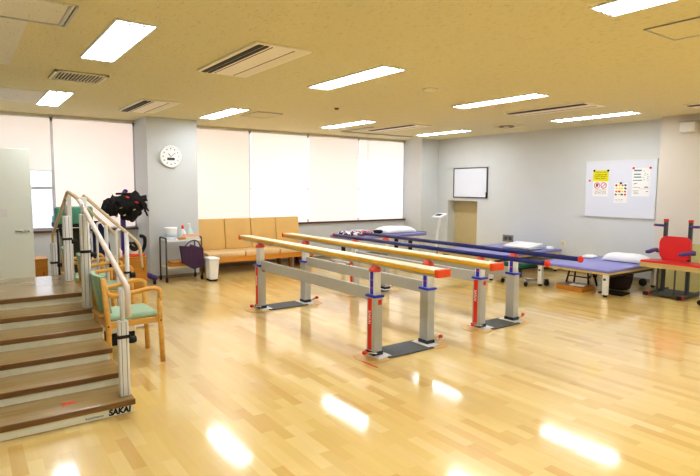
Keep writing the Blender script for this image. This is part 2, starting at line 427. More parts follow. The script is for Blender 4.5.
def make_ac(label, loc, w=.25, l=.635):
    t = thing('ceiling_air_conditioner', label, 'air conditioner', loc, group='recessed ceiling air conditioners')
    B().box(-w, w, -l, l, -.018, 0, .004).to('panel', 'acp', t)
    B().box(-w+.035, -w+.08, -l+.03, l-.03, -.024, -.017).to('outlet_slot', 'black', t)
    B().box(-w+.095, -w+.125, -l+.03, l-.03, -.024, -.017).to('outlet_slot', 'black', t)
    B().box(-w+.155, -w+.165, -l+.04, l-.04, -.021, -.017).to('seam', 'bwood', t)
    B().box(w-.15, w-.14, -l+.04, l-.04, -.021, -.017).to('seam', 'bwood', t)
    B().box(w-.13, w-.03, -l+.04, l-.04, -.021, -.017).to('intake_panel', 'acw', t)
    return t
a = make_ac('wide recessed air conditioner with black slots, largest in the ceiling', (2.13, 4.49, CZ))
dup(a, (2.18, 7.86, CZ), 0, 'recessed air conditioner with black slots just before the clock pillar')
dup(a, (6.62, 7.75, CZ), 0, 'recessed air conditioner beside the curtain track near the windows')
dup(a, (6.75, 4.62, CZ), 0, 'recessed air conditioner between the two lights facing the large whiteboard')
dup(a, (7.97, 2.7, CZ), 0, 'recessed air conditioner at the right edge by the ceiling speaker box')
g = thing('ceiling_grille', 'square slatted return-air grille in the ceiling beside the brightest light', 'vent', (1.035, 6.18, CZ))
B().box(-.24, .24, -.25, .25, -.006, 0).to('backing', 'dark', g)
B().box(-.24, .24, -.25, -.225, -.02, 0).box(-.24, .24, .225, .25, -.02, 0).box(-.24, -.215, -.25, .25, -.02, 0).box(.215, .24, -.25, .25, -.02, 0).to('frame', 'acw', g)
b = B()
for i in range(14): x = -.20+i*.031; b.box(x-.004, x+.004, -.225, .225, -.018, -.004)
b.to('slats', 'acw', g)
dr = thing('ceiling_diffuser', 'round air diffuser in the ceiling above the small whiteboard', 'vent', (7.9, 6.3, CZ))
B().lathe([(.0001, -.03), (.05, -.03), (.06, -.015), (.0001, -.015)]).to('cone', 'acw', dr)
B().tube([(.12*math.cos(t*PI/12), .12*math.sin(t*PI/12), -.02) for t in range(24)], .014, 8, closed=True).to('ring', 'skirt', dr)
B().tube([(.26*math.cos(t*PI/12), .26*math.sin(t*PI/12), -.008) for t in range(24)], .016, 8, closed=True).to('ring', 'acw', dr)
def hatch(label, x0, x1, y0, y1):
    t = thing('ceiling_hatch', label, 'hatch', ((x0+x1)/2, (y0+y1)/2, CZ))
    w, l = (x1-x0)/2, (y1-y0)/2
    B().box(-w, w, -l, l, -.004, 0).to('panel', 'ceiling', t)
    B().box(-w, -w+.012, -l, l, -.008, 0).box(w-.012, w, -l, l, -.008, 0).box(-w, w, -l, -l+.012, -.008, 0).box(-w, w, l-.012, l, -.008, 0).to('frame', 'alu', t)
hatch('square access hatch in the ceiling near the top right', 3.9, 4.35, 1.5, 1.97)
hatch('square access hatch in the ceiling near the bench windows', 3.62, 4.05, 7.4, 8.0)
sd = thing('smoke_detector', 'small dark round detector in the ceiling between two lights', 'detector', (4.34, 6.39, CZ))
B().lathe([(.035, 0), (.035, -.012), (.02, -.025), (.001, -.027)]).to('housing', 'bwood', sd)
fd = thing('fire_detector', 'flat white round fire detector in the middle of the ceiling', 'detector', (4.34, 4.53, CZ))
B().lathe([(.085, 0), (.085, -.01), (.06, -.022), (.001, -.024)]).to('housing', 'acw', fd)
tag(B().lathe([(.018, 0), (.018, -.008), (.001, -.012)], n=12).to('sprinkler', 'white', None, (3.16, 4.85, CZ)), 'tiny white sprinkler head beside the middle air conditioner light', 'sprinkler')
# grey ceiling zone on the left
struct(B().box(XL, .63, 3.78, 4.26, CZ-.012, CZ).box(XL, .43, 4.28, 5.95, CZ-.006, CZ).box(XP, .88, 7.38, 8.43, CZ-.006, CZ), 'ceiling_panel', 'ceil_grey')
struct(B().box(.60, .615, 3.78, 4.26, CZ-.02, CZ-.012).box(.635, .65, 3.78, 4.26, CZ-.02, CZ).box(XL, .65, 4.258, 4.272, CZ-.02, CZ), 'trim_4', 'alu')
ct = thing('curtain_track', 'thin curtain track on the ceiling near the window corner', 'curtain track', (7.1, 8.9, CZ))
B().box(-.95, .95, -.012, .012, -.022, 0).box(-.95, -.926, -1.0, .0, -.02, 0).to('rail', 'alu', ct)
pc = thing('looped_pull', 'looped white pull cord hanging from the ceiling before the blinds', 'cord', (6.62, 8.95, CZ))
B().tube([(0, 0, 0), (0, 0, -.46)], .006, 6).to('cord', 'rope', pc)
B().tube([(.0, 0, -.46), (-.03, 0, -.50), (0, 0, -.54), (.03, 0, -.50)], .006, 6, closed=True).to('loop', 'rope', pc)
pc = thing('pull_rod', 'straight white rod hanging next to the looped pull cord', 'rod', (6.86, 8.95, CZ))
B().tube([(0, 0, 0), (0, 0, -.5)], .008, 6).to('rod', 'white', pc)
B().ball((0, 0, -.51), .014, sub=2).to('knob', 'white', pc)
sp = thing('wall_speaker', 'small white box on a bracket high on the right column', 'speaker', (8.82, 3.68, 2.43))
B().box(-.12, -.02, -.11, .11, -.075, .075, .02, 4).to('housing', 'whitem', sp)
B().box(-.03, 0, -.03, .03, -.02, .02).box(-.13, 0, -.13, .13, .08, .088).to('bracket', 'alu', sp)

# ------------------------------------------------------------------ wall things
ck = thing('wall_clock', 'round white wall clock on the pillar', 'clock', (2.83, 8.998, 2.0))
R_ = .165
def discy(r0, y0, y1, b=None, n=40, c=(0, 0)):
    b = b or B(); b.cyl((c[0], y0, c[1]), (c[0], y1, c[1]), r0, n=n); return b
discy(R_-.01, -.03, 0).to('face', 'white', ck)
B().tube([(R_*math.cos(t*PI/20), -.025, R_*math.sin(t*PI/20)) for t in range(40)], .016, 8, closed=True).to('rim', 'white', ck)
b = B()
for h in range(12):
    a_ = h*PI/6; r0 = .125
    b.obox((r0*math.sin(a_), -.032, r0*math.cos(a_)), (.012, .002, .02), (0, a_, 0))
b.to('hour_marks', 'ink', ck)
B().box(-.06, .06, -.034, -.03, -.06, -.02).to('date_window', 'ink', ck)
B().obox((-.02, -.035, .02), (.008, .002, .07), (0, -.7, 0)).to('hour_hand', 'black', ck)
B().obox((.035, -.036, .03), (.006, .002, .10), (0, .9, 0)).to('minute_hand', 'black', ck)

wb = thing('whiteboard', 'large whiteboard holding three posters', 'whiteboard', (XR, 4.835, 1.52))
B().box(-.02, -.002, -.6, .6, -.47, .47).to('panel', 'board', wb)
B().box(-.028, 0, -.61, -.595, -.48, .48).box(-.028, 0, .595, .61, -.48, .48).box(-.028, 0, -.61, .61, .47, .482).box(-.028, 0, -.61, .61, -.482, -.47).to('frame', 'whitem', wb)
ws = thing('whiteboard', 'small empty whiteboard with dark frame over the low door', 'whiteboard', (XR, 8.14, 1.63))
B().box(-.015, -.002, -.475, .475, -.32, .32).to('panel', 'board', ws)
B().box(-.024, 0, -.485, -.46, -.33, .33).box(-.024, 0, .465, .485, -.33, .33).box(-.024, 0, -.485, .485, .31, .33).box(-.024, 0, -.485, .485, -.33, -.305).to('frame', 'bframe', ws)
B().box(-.03, -.0, -.485, -.45, -.33, -.2, .003).to('corner_clip', 'black', ws)

XW = XR-.0205
def facing(name, label, y, z, w, h, bits, cat='poster'):
    """sheet on the whiteboard; bits = (part, material, y0,y1,z0,z1) in 0..1 of the sheet measured from its top-left as seen"""
    t = thing(name, label, cat, (XW, y, z))
    B().box(-.0015, 0, -w/2, w/2, -h/2, h/2).to('sheet', 'paper', t)
    for k, (pn, m, rects) in enumerate(bits):
        b = B()
        for (a0, a1, b0, b1) in rects:
            b.box(-.0028, -.0012, w/2-a1*w, w/2-a0*w, h/2-b1*h, h/2-b0*h)
        b.to(pn, m, t)
    return t
rnd = random.Random(3)
def strokes(y0, y1, rows, n, hgt=.5):
    out = []
    dh = (y1-y0)/rows
    for r in range(rows):
        x = .1
        for i in range(n):
            w = rnd.uniform(.02, .06)
            out.append((x, min(.92, x+w), y0+r*dh, y0+r*dh+dh*hgt*rnd.uniform(.5, 1))); x += w+rnd.uniform(.01, .04)
            if x > .88: break
    return out
t = facing('notice_poster', 'poster with a yellow top and two pink prohibition signs on the whiteboard', 5.16, 1.61, .28, .44,
       [('yellow_band', 'yellow', [(0, 1, 0, .42)]), ('lettering', 'bwood', [(a, b_, c+.0, d_) for a, b_, c, d_ in strokes(.05, .12, 1, 20, .4)]+strokes(.14, .36, 3, 12, .6)),
        ('small_lettering', 'ink', strokes(.74, .95, 4, 14, .35))])
for s, yc in ((0, .062), (1, -.058)):
    o = B().tube([(-.003, yc+.048*math.cos(q*PI/12), -.035+.048*math.sin(q*PI/12)) for q in range(24)], .006, 6, closed=True)
    o.tube([(-.003, yc-.032, -.005), (-.003, yc+.032, -.067)], .005, 6)
    o.to('prohibition_sign', 'pinkink', t)
B().ball((-.003, .062, -.03), .028, (.08, .8, 1), sub=2).to('pictogram', 'ink', t)
t = facing('picture_sheet', 'small sheet of colourful food pictures at the middle of the whiteboard', 4.80, 1.45, .22, .33,
       [('lettering', 'inkb', strokes(.82, .97, 2, 10, .3))])
cols = ['red', 'yellow', 'orange', 'dgreen', 'pinkink']
pr = random.Random(5)
for r in range(4):
    for c in range(4):
        B().obox((-.003, .075-.05*c+pr.uniform(-.006, .006), .13-.052*r), (.002, pr.uniform(.025, .04), pr.uniform(.022, .036)), (pr.uniform(0, .6), 0, 0)).to('food_picture', cols[pr.randrange(5)], t)
facing('schedule_sheet', 'white printed sheet with teal lines at the right of the whiteboard', 4.47, 1.63, .29, .46,
       [('lettering', 'inkb', [(.08, .5, .06, .11), (.08, .46, .2, .24), (.08, .5, .3, .34), (.05, .55, .42, .45)]),
        ('side_lettering', 'inkb', [(x, x+.05, z, z+.02) for x, z in [(.62, .1), (.7, .18), (.66, .24), (.8, .22), (.84, .3), (.82, .36), (.85, .42), (.64, .4), (.6, .33)]]),
        ('small_lettering', 'ink', [(.1, .2, .55, .565), (.14, .3, .53, .545), (.05, .45, .68, .69), (.7, .9, .66, .69), (.05, .4, .8, .81), (.1, .35, .85, .86), (.1, .4, .9, .91), (.8, .9, .82, .84), (.4, .95, .73, .735)])])
for i, (y, z, m, lab) in enumerate([(5.28, 1.83, 'black', 'black round magnet at the upper left of the yellow poster'), (5.03, 1.83, 'black', 'black round magnet at the upper right of the yellow poster'),
                     (5.36, 1.66, 'pink', 'pink round magnet on the board left of the yellow poster'), (4.80, 1.615, 'black', 'black round magnet holding the food pictures'),
                     (4.60, 1.86, 'red', 'red round magnet at the upper left of the printed sheet'), (4.33, 1.86, 'red', 'red round magnet at the upper right of the printed sheet')]):
    tag(B().cyl((0, 0, 0), (-.014, 0, 0), .018, .015, n=16).to('magnet', m, None, (XW-.0015, y, z)), lab, 'magnet', 'round magnets on the large whiteboard')
wo = thing('wall_socket', 'grey metal outlet plate low on the right wall behind the folded pillow', 'socket', (XR, 7.09, .50))
B().box(-.01, 0, -.13, .13, -.07, .07, .003).to('plate', 'steel', wo)
B().box(-.014, -.009, .02, .09, -.035, .035, .002).box(-.014, -.009, -.09, -.02, -.035, .035, .002).to('cover', 'chgrey', wo)
wsw = thing('wall_socket', 'small cream socket plate low on the wall between the two mat tables', 'socket', (XR, 5.84, .50))
B().box(-.008, 0, -.04, .04, -.06, .06, .003).to('plate', 'cream', wsw)
B().box(-.012, -.007, -.015, .015, -.03, .03, .002).to('cover', 'beige', wsw)

# ------------------------------------------------------------------ parallel bars
def post_lettering(parent, y, z):
    return lettering('lettering', 'SAKAI', .05, 'paper', parent, (-.0632, y+.018, z), (PI/2, PI/2, -PI/2), sx=1.0)
def make_post(t, x, y, side, zt, stripe):
    """one telescopic post standing at (x, y) in the thing's frame"""
    p = B().box(x-.047, x+.047, y-.056, y+.056, .03, .545, .006).to('post', 'grey', t)
    B().box(x-.054, x+.054, y-.064, y+.064, .012, .05, .006).to('foot', 'foot', p)
    B().box(x-.060, x+.060, y-.070, y+.070, .54, .562, .008, 3).to('collar', 'blue', p)
    ip = B().box(x-.036, x+.036, y-.042, y+.042, .54, zt, .005).to('inner_post', 'greyl', t)
    if y == 0:
        B().box(x-.0375, x-.036, y-.022, y+.022, .565, zt-.02).to('scale_strip', 'blue', ip)
        B().box(x-.0385, x-.037, y-.016, y+.016, .62, .632).to('scale_mark', 'red', ip)
        B().box(x-.0385, x-.037, y-.016, y+.016, .69, .70).to('scale_mark', 'red', ip)
    B().lathe([(.056, zt-.022), (.058, zt-.01), (.05, zt+.008), (.036, zt+.018), (.034, zt+.03)], c=(x, y, 0), n=24).to('saddle', 'pink', ip)
    if stripe:
        B().box(x-.0485, x-.047, y-.018, y+.036, .06, .53).to('red_label', 'red', p)
        lettering('lettering', 'SAKAI', .046, 'paper', p, (x-.0492, y+.027, .42), (0, PI/2, PI), bold=.0004)
        B().box(x-.005, x+.035, y-.0575, y-.056, .475, .52).to('warning_label', 'red', p)
    sg = side
    B().tube(fillet([(x+sg*.03, y-.075, .045), (x-sg*.075*0+sg*.055, y-.09, .05), (x+sg*.14, y-.05, .06)], .02), .010).to('lock_lever', 'steel', p)
    B().ball((x+sg*.145, y-.048, .062), .02, (1.3, 1, 1), sub=2).to('lever_knob', 'red', p)

def make_bars(name, label, loc, L, y0, y1, W, zt, style, zfarstripe=True):
    t = thing(name, label, 'parallel bars', loc)
    for (x, s) in ((0, -1), (W, 1)):
        for y in (0, L):
            make_post(t, x, y, s, zt, s < 0)
        B().box(x-.022, x+.022, .06, L-.06, .50, .615, .004).to('side_beam', 'grey', t)
    for y in (0, L):
        B().box(.05, W-.05, y-.16, y+.14, .002, .014, .003).to('base_plate', 'dgrey', t)
        B().box(-.05, .10, y-.13, y+.11, .001, .018, .004).to('base_end', 'greyl', t)
        B().box(W-.10, W+.05, y-.13, y+.11, .001, .018, .004).to('base_end', 'greyl', t)
        for x in (-.03, W+.03): B().cyl((x, y-.02, .0005), (x, y-.02, .004), .175, n=36).to('floor_pad', 'disc', t)
    for x in ((.04, W+.035) if style == 'wood' else (.015, W+.015)):
        if style == 'wood':
            w = .068; b = B().box(x-w, x+w, y0, y1, zt+.045, zt+.084, .012, 3); r = b.to('rail', 'ywood', t)
            B().box(x-w+.001, x+w-.001, y0+.005, y1-.005, zt+.076, zt+.088, .005).to('rail_top', 'twood', r)
            B().box(x-w-.003, x+w+.003, y0-.03, y0+.012, zt+.030, zt+.092, .006).to('end_cap', 'orange', r)
            B().box(x-w-.003, x+w+.003, y1-.012, y1+.02, zt+.030, zt+.092, .006).to('end_cap', 'orange', r)
            B().box(x-.045, x+.045, y0+.03, y1-.03, zt+.025, zt+.046).to('rail_channel', 'grey', r)
        else:
            r = B().cyl((x, y0, zt+.05), (x, y1, zt+.05), .024, n=20).to('rail', 'navy', t)
            B().ball((x, y0-.004, zt+.05), .034, (1, .8, 1), sub=3).to('end_cap', 'red', r)
            B().ball((x, y1+.004, zt+.05), .030, (1, .8, 1), sub=3).to('end_cap', 'red', r)
    return t
make_bars('parallel_bars', 'walking parallel bars with flat yellow wooden rails and orange ends', (2.99, 3.78, 0), 2.29, -.79, 2.85, .65, .795, 'wood')
make_bars('parallel_bars', 'walking parallel bars with round navy rails and red ball ends', (4.54, 3.91, 0), 2.30, -.81, 2.85, .565, .75, 'navy')
tag(B().obox((0, 0, .0008), (.018, .20, .0015), (0, 0, .05)).to('tape_strip', 'redt', None, (2.80, 3.60, 0)), 'short red tape strip on the floor by the wooden bars', 'tape')

# ------------------------------------------------------------------ stair trainer
SX0, SX1 = .02, .89
st = thing('stair_trainer', 'wooden-treaded training staircase with white risers and handrails', 'staircase', (0, 0, 0))
N_, run, rise, y00, z00 = 6, .325, .093, 3.70, .10
ys = [y00+run*i for i in range(N_)]; zs = [z00+rise*i for i in range(N_)]
PB = 6.48
for i in range(N_):
    y1 = (ys[i+1]+.03) if i < N_-1 else PB
    tr = B().box(SX0, SX1, ys[i]+.012, y1, zs[i]-.036, zs[i], .004).to('tread', 'tread', st)
    B().box(SX0-.002, SX1+.002, ys[i], ys[i]+.02, zs[i]-.04, zs[i]-.002, .004).to('nosing', 'nosing', tr)
    z0 = .004 if i == 0 else zs[i-1]
    ri = B().box(SX0+.01, SX1-.01, ys[i]+.018, ys[i]+.04, z0, zs[i]-.036).to('riser', 'riser', st)
    if i == 0:
        lettering('lettering', 'SAKAI', .054, 'black', ri, (SX1-.165, ys[0]+.0165, .014), (PI/2, 0, 0), bold=.0026, shear=.1, sx=.94)
        lettering('small_lettering', 'Rehabilitation', .020, 'ink', ri, (SX1-.305, ys[0]+.0165, .018), (PI/2, 0, 0), sx=1.0)
pts = [(ys[0]+.04, .0)]
for i in range(N_):
    pts += [(ys[i]+.04, zs[i]-.037)] if i == 0 else [(ys[i]+.04, zs[i-1]-.037), (ys[i]+.04, zs[i]-.037)]
pts += [(PB-.02, zs[-1]-.037)]
fz = [zs[-1]-.14, zs[-1]-.28, zs[-1]-.42]; fy = [PB, PB+.27, PB+.54, PB+.80]
prev = zs[-1]-.037
for k in range(3):
    pts += [(fy[k]-.02, fz[k]-.037), (fy[k+1]-.02, fz[k]-.037)]
pts += [(fy[3]-.02, 0)]
for x in (SX0+.005, SX1-.025):
    B().prism(pts, 'x', x, x+.018).to('side_panel', 'riser', st)
for k in range(3):
    B().box(SX0, SX1, fy[k]-.02, fy[k+1], fz[k]-.036, fz[k], .004).to('tread', 'tread', st)
    B().box(SX0+.01, SX1-.01, fy[k]-.03, fy[k]-.015, fz[k], fz[k]+.10).to('riser', 'riser', st)
def stair_post(x, y, z0, z1, w=.042, double=False, zc=None):
    b = B().box(x-w, x+w, y-w*.8, y+w*.8, z0, z1, .008, 3)
    p = b.to('post', 'greyl', st)
    B().box(x-w*.5, x-w*.42, y-w*.8-.002, y-w*.8+.004, z0+.01, z1-.01).box(x+w*.42, x+w*.5, y-w*.8-.002, y-w*.8+.004, z0+.01, z1-.01).to('groove', 'dsteel', p)
    if zc:
        B().box(x-w-.008, x+w+.008, y-w*.8-.008, y+w*.8+.008, zc, zc+.022, .004).to('clamp', 'black', p)
        sgn = 1 if x > .4 else -1
        B().cyl((x+sgn*w, y, zc-.02), (x+sgn*(w+.05), y, zc-.02), .022, n=16).to('clamp_knob', 'black', p)
for x in (SX1-.042, SX0+.06):
    stair_post(x, 3.80, zs[0], .62, .033, zc=.50)
    B().cyl((x, 3.80, .60), (x, 3.80, .84), .016).to('post', 'greyl', st)
    stair_post(x-.0, 5.06, zs[4], 1.28, .036, zc=.95)
    stair_post(x, 6.02, zs[5], 1.22, .036, zc=.98)
    stair_post(x+.0, 7.05, fz[2], .86, .03, zc=.62)
    B().cyl((x, 5.06, 1.27), (x, 5.06, 1.36), .014).to('post', 'steel', st)
    B().cyl((x, 6.02, 1.2), (x, 6.02, 1.42), .014).to('post', 'steel', st)
    B().tube(fillet([(x+.02, 3.72, .66), (x+.02, 3.72, .85), (x, 5.22, 1.38), (x, 5.32, 1.40)], .07), .019, 12).to('handrail', 'railp', st)
    B().tube(fillet([(x, 5.26, 1.40), (x, 5.86, 1.465), (x, 7.03, .96), (x, 7.06, .74)], .07), .017, 12).to('handrail', 'railw', st)
# X of orange tape on the first tread
tm = B().obox((0, 0, .0006), (.10, .016, .0012), (0, 0, .75)).obox((0, 0, .0012), (.10, .016, .0012), (0, 0, -.55)).to('tape_cross', 'redt', None, (.51, 3.86, zs[0]))
tag(tm, 'orange tape cross stuck on the lowest stair tread', 'tape')

# second, freestanding pair of sloping rails beside the stairs
hs = thing('sloping_handrail_stand', 'pair of wooden sloping rails with hooked ends behind the near armchair', 'handrail', (0, 0, 0))
def rail_x(y, x0, z0, x1, z1, z2, xp):
    B().tube(fillet([(x0, y, z0), (x1-.015, y, z1), (x1, y, z2)], .07), .017, 12).to('rail', 'railw', hs)
    zp = z0+(z1-z0)*(xp-x0)/(x1-x0)
    B().tube(fillet([(xp-.10, y+.0, .03), (xp-.10, y, zp+.02), (xp-.03, y, zp+.03), (xp, y, zp-.01)], .05), .014).to('post', 'greyl', hs)
    p = B().cyl((xp, y, .03), (xp, y, zp-.01), .022, n=12).to('post', 'greyl', hs)
    B().box(xp-.03, xp+.03, y-.03, y+.03, .60, .62, .004).cyl((xp+.02, y-.02, .58), (xp+.07, y-.02, .58), .03, n=16).to('clamp', 'black', p)
    B().box(x0-.02, x0+.03, y-.025, y+.025, .03, z0-.02, .005).to('post', 'greyl', hs)
    B().box(x0-.05, x1+.10, y-.03, y+.03, .012, .04, .006).to('foot_bar', 'greyl', hs)
rail_x(5.98, 1.0, 1.425, 1.55, .90, .65, 1.40)
rail_x(6.80, .985, 1.46, 1.50, .94, .66, 1.37)
B().box(.955, .985, 6.0, 6.8, .04, .07).to('cross_bar', 'greyl', hs)

# ------------------------------------------------------------------ armchairs
def make_chair(label, loc, rz=0.):
    """faces +X; origin on the floor under the seat centre"""
    t = thing('armchair', label, 'chair', loc, rz, 'light wood armchairs with mint green seats')
    B().box(-.20, .21, -.205, .205, .395, .445, .022, 4).to('seat', 'teal', t)
    B().box(-.205, .205, -.215, -.195, .345, .395, .004).box(-.205, .205, .195, .215, .345, .395, .004).box(.19, .21, -.2, .2, .345, .395, .004).box(-.21, -.19, -.2, .2, .345, .395, .004).to('seat_frame', 'chairw', t)
    b = B(); n = 8
    for k in range(n):      # gently curved back pad
        y0, y1 = -.20+.40*k/n, -.20+.40*(k+1)/n
        f = lambda y: -.205-.035*(1-(y/.2)**2)
        yy = (y0+y1)/2
        b.prism([(f(yy)+.02, .47), (f(yy)+.055, .47), (f(yy)+.005, .78), (f(yy)-.03, .78)], 'y', y0, y1)
    bk = b.to('backrest', 'teal', t)
    B().box(-.265, -.215, -.2, .2, .445, .47, .006).to('back_rail', 'chairw', t)
    for s in (-1, 1):
        y = s*.235
        B().tube(fillet([(.235, y, 0), (.22, y, .40), (.215, y, .56)], .1), .017, 10, flat=1.25, ref=(0, 1, 0)).to('leg', 'chairw', t)
        B().tube(fillet([(-.20, y, 0), (-.195, y, .22), (-.20, y, .42), (-.225, y, .77)], .12), .017, 10, flat=1.3, ref=(0, 1, 0)).to('leg', 'chairw', t)
        B().tube(fillet([(-.222, y, .74), (-.195, y, .62), (-.09, y, .615), (.15, y, .655), (.225, y, .64), (.222, y, .54)], .07), .017, 10, flat=1.2, ref=(0, 1, 0)).to('armrest', 'chairw', t)
        B().ball((.222, y+s*.018, .37), .008, sub=1).ball((-.2, y+s*.018, .37), .008, sub=1).to('bolt', 'black', t)
    return t
c0 = make_chair('wooden armchair with mint green seat against the right side of the stairs', (1.135, 4.93, 0))
dup(c0, (1.26, 6.39, 0), .0, 'wooden armchair with mint seat standing between the sloping rails')
dup(c0, (1.22, 7.20, 0), .0, 'wooden armchair with mint back behind the stair platform near the green walker')
# low device under the near chair
lb = thing('storage_box', 'low black box with a white lid on the floor behind the near armchair', 'box', (1.22, 5.52, 0))
B().box(-.14, .10, -.11, .11, .0, .12, .01).to('body', 'black', lb)
B().box(-.15, .11, -.12, .12, .12, .20, .012).to('lid', 'cream', lb)

# ------------------------------------------------------------------ walker with teal pad, cloth, cabinets
wk = thing('forearm_walker', 'standing walker with padded teal forearm support behind the stairs', 'walker', (1.20, 7.92, 0))
B().prism([(-.24, -.16), (.24, -.16), (.24, .16), (.12, .16), (.12, -.02), (-.12, -.02), (-.12, .16), (-.24, .16)], 'z', .98, 1.04).to('support_board', 'black', wk)
B().box(-.235, .215, -.17, -.09, 1.02, 1.25, .03, 4).box(-.235, -.13, -.10, .16, 1.02, 1.13, .03, 4).box(.12, .215, -.10, .16, 1.02, 1.13, .03, 4).to('pad', 'teald', wk)
for s in (-1, 1):
    B().cyl((s*.17, -.08, .08), (s*.17, -.08, .99), .02).to('post', 'steel', wk)
    B().box(s*.2-.02, s*.2+.02, -.25, .25, .07, .10, .005).to('base_rail', 'steel', wk)
    for y in (-.23, .23):
        B().cyl((s*.2-.012, y, .04), (s*.2+.012, y, .04), .04, n=18).to('caster', 'black', wk)
B().box(-.2, .2, -.02, .02, .35, .96, .006).to('apron', mat('dark_olive_cloth', (62, 58, 46), .9), wk)
B().box(-.2, .2, .2, .24, .07, .10).to('cross_bar', 'steel', wk)
nc = B(); 
nc.prism([(0, 1.05), (.08, 1.05), (.15, .92), (.20, .72), (.22, .50), (.08, .47), (.0, .55)], 'y', -.03, .03)
tag(nc.to('navy_coat', 'navyc', None, (1.42, 7.86, 0)), 'navy cloth hanging at the side of the green walker', 'cloth')

def cabinet(label, loc, w, d, h):
    t = thing('storage_cabinet', label, 'cabinet', loc)
    B().box(-w/2, w/2, -d/2+.012, d/2, .0, h, .004).to('body', 'cabw', t)
    B().box(-w/2-.006, w/2+.006, -d/2, d/2+.004, h, h+.018, .004).to('top', 'cabw', t)
    B().box(-w/2+.01, w/2-.01, -d/2, -d/2+.012, .02, h-.01, .003).to('door', 'cabw', t)
    B().box(w/2-.06, w/2-.045, -d/2-.01, -d/2, h*.6, h*.7, .002).to('handle', 'bwood', t)
    return t
cabinet('low orange-brown cabinet under the black harness', (2.00, 8.42, 0), .42, .36, .46)
cabinet('low orange-brown cabinet partly hidden by the open door', (.70, 8.45, 0), .44, .36, .52)
# hand ergometer on the cabinet
he = thing('hand_ergometer', 'black and white hand-crank exerciser on the orange cabinet', 'exerciser', (2.06, 8.40, .478))
B().box(-.13, .15, -.09, .09, 0, .03, .006).to('base', 'orange', he)
B().box(-.05, .06, -.05, .05, .03, .20, .02, 4).to('body', 'white', he)
B().cyl((0, -.075, .15), (0, -.05, .15), .07, n=24).to('crank_wheel', 'black', he)
B().tube([(0, -.08, .15), (-.07, -.085, .21)], .010).tube([(0, .07, .15), (.08, .075, .20)], .010).to('crank', 'steel', he)
B().tube(fillet([(-.07, -.085, .21), (-.07, -.17, .21)], .01), .018).to('grip', 'black', he)
B().tube(fillet([(.10, 0, .03), (.17, 0, .14), (.17, 0, .28), (.10, 0, .30)], .06), .026).to('guard', 'blk', he)
sm = thing('spray_bottle', 'small white bottle beside the hand-crank exerciser', 'bottle', (1.86, 8.36, .478))
B().lathe([(.03, 0), (.034, .01), (.034, .09), (.014, .12), (.012, .14)]).to('body', 'white', sm)
B().cyl((0, 0, .14), (0, 0, .17), .016, n=12).to('cap', 'bluew', sm)

# ------------------------------------------------------------------ patient lift with harness
pl = thing('patient_lift', 'purple mobile lifting frame standing left of the clock pillar', 'patient lift', (2.06, 8.98, 0))
B().box(-.035, .035, -.035, .035, .08, 1.22, .01, 3).to('mast', 'purple', pl)
B().tube(fillet([(0, 0, 1.2), (0, -.02, 1.36), (0, -.16, 1.45), (0, -.26, 1.44)], .1), .026).to('boom', 'purple', pl)
for s in (-1, 1):
    B().tube(fillet([(0, .05, .10), (s*.22, .02, .11), (s*.29, -.16, .12), (s*.33, -.46, .10)], .12), .042).to('leg', 'purple', pl)
    B().cyl((s*.33-.015, -.46, .04), (s*.33+.015, -.46, .04), .04, n=18).to('caster', 'black', pl)
    B().ball((s*.33, -.46, .10), .05, (.9, 1.1, 1), sub=2).to('caster_hood', 'purple', pl)
    B().cyl((s*.1-.012, .12, .035), (s*.1+.012, .12, .035), .035, n=18).to('caster', 'black', pl)
B().box(-.13, .13, .05, .14, .07, .11, .01).to('base', 'purple', pl)
B().tube([(-.15, -.26, 1.40), (.15, -.26, 1.40)], .016).to('spreader_bar', 'black', pl)
hn = thing('sling_harness', 'bundled black harness with red buckles hanging from the purple lift', 'harness', (2.05, 8.72, 1.20))
B().ball((0, 0, .04), .24, (1.05, .45, .55), amp=.55, fr=2.3, seed=3).ball((-.19, .02, .01), .13, (.9, .5, 1.0), amp=.8, fr=2.6, seed=8).ball((.14, -.02, .09), .14, (1.1, .5, .75), amp=.8, fr=2.6, seed=5).ball((.07, .0, -.10), .14, (1.0, .4, .7), amp=.6, fr=2.6, seed=11).to('vest', 'blk', hn)
sr = random.Random(2)
for k in range(9):
    x0 = sr.uniform(-.24, .24); x1 = x0+sr.uniform(-.08, .08)
    B().tube(fillet([(x0*.7, -.04, .16), (x0, -.10, .05), (x1, -.09, -.10+sr.uniform(-.05, .1))], .05), .014, 8, flat=.35, ref=(1, 0, 0)).to('strap', 'blk', hn)
B().tube(fillet([(.2, 0, .10), (.30, -.02, .04), (.27, -.03, -.08)], .04), .022, 8, flat=.5).to('strap', 'blk', hn)
for p in ((.0, -.11, .15), (.13, -.12, .07)): B().obox(p, (.05, .015, .025), (0, .3, 0), .004).to('buckle', 'redt', hn)
for p in ((-.10, -.115, -.01), (-.05, -.115, -.12), (.09, -.115, -.04), (-.16, -.10, -.14)): B().obox(p, (.04, .012, .02), (0, -.4, 0), .004).to('buckle', 'steel', hn)

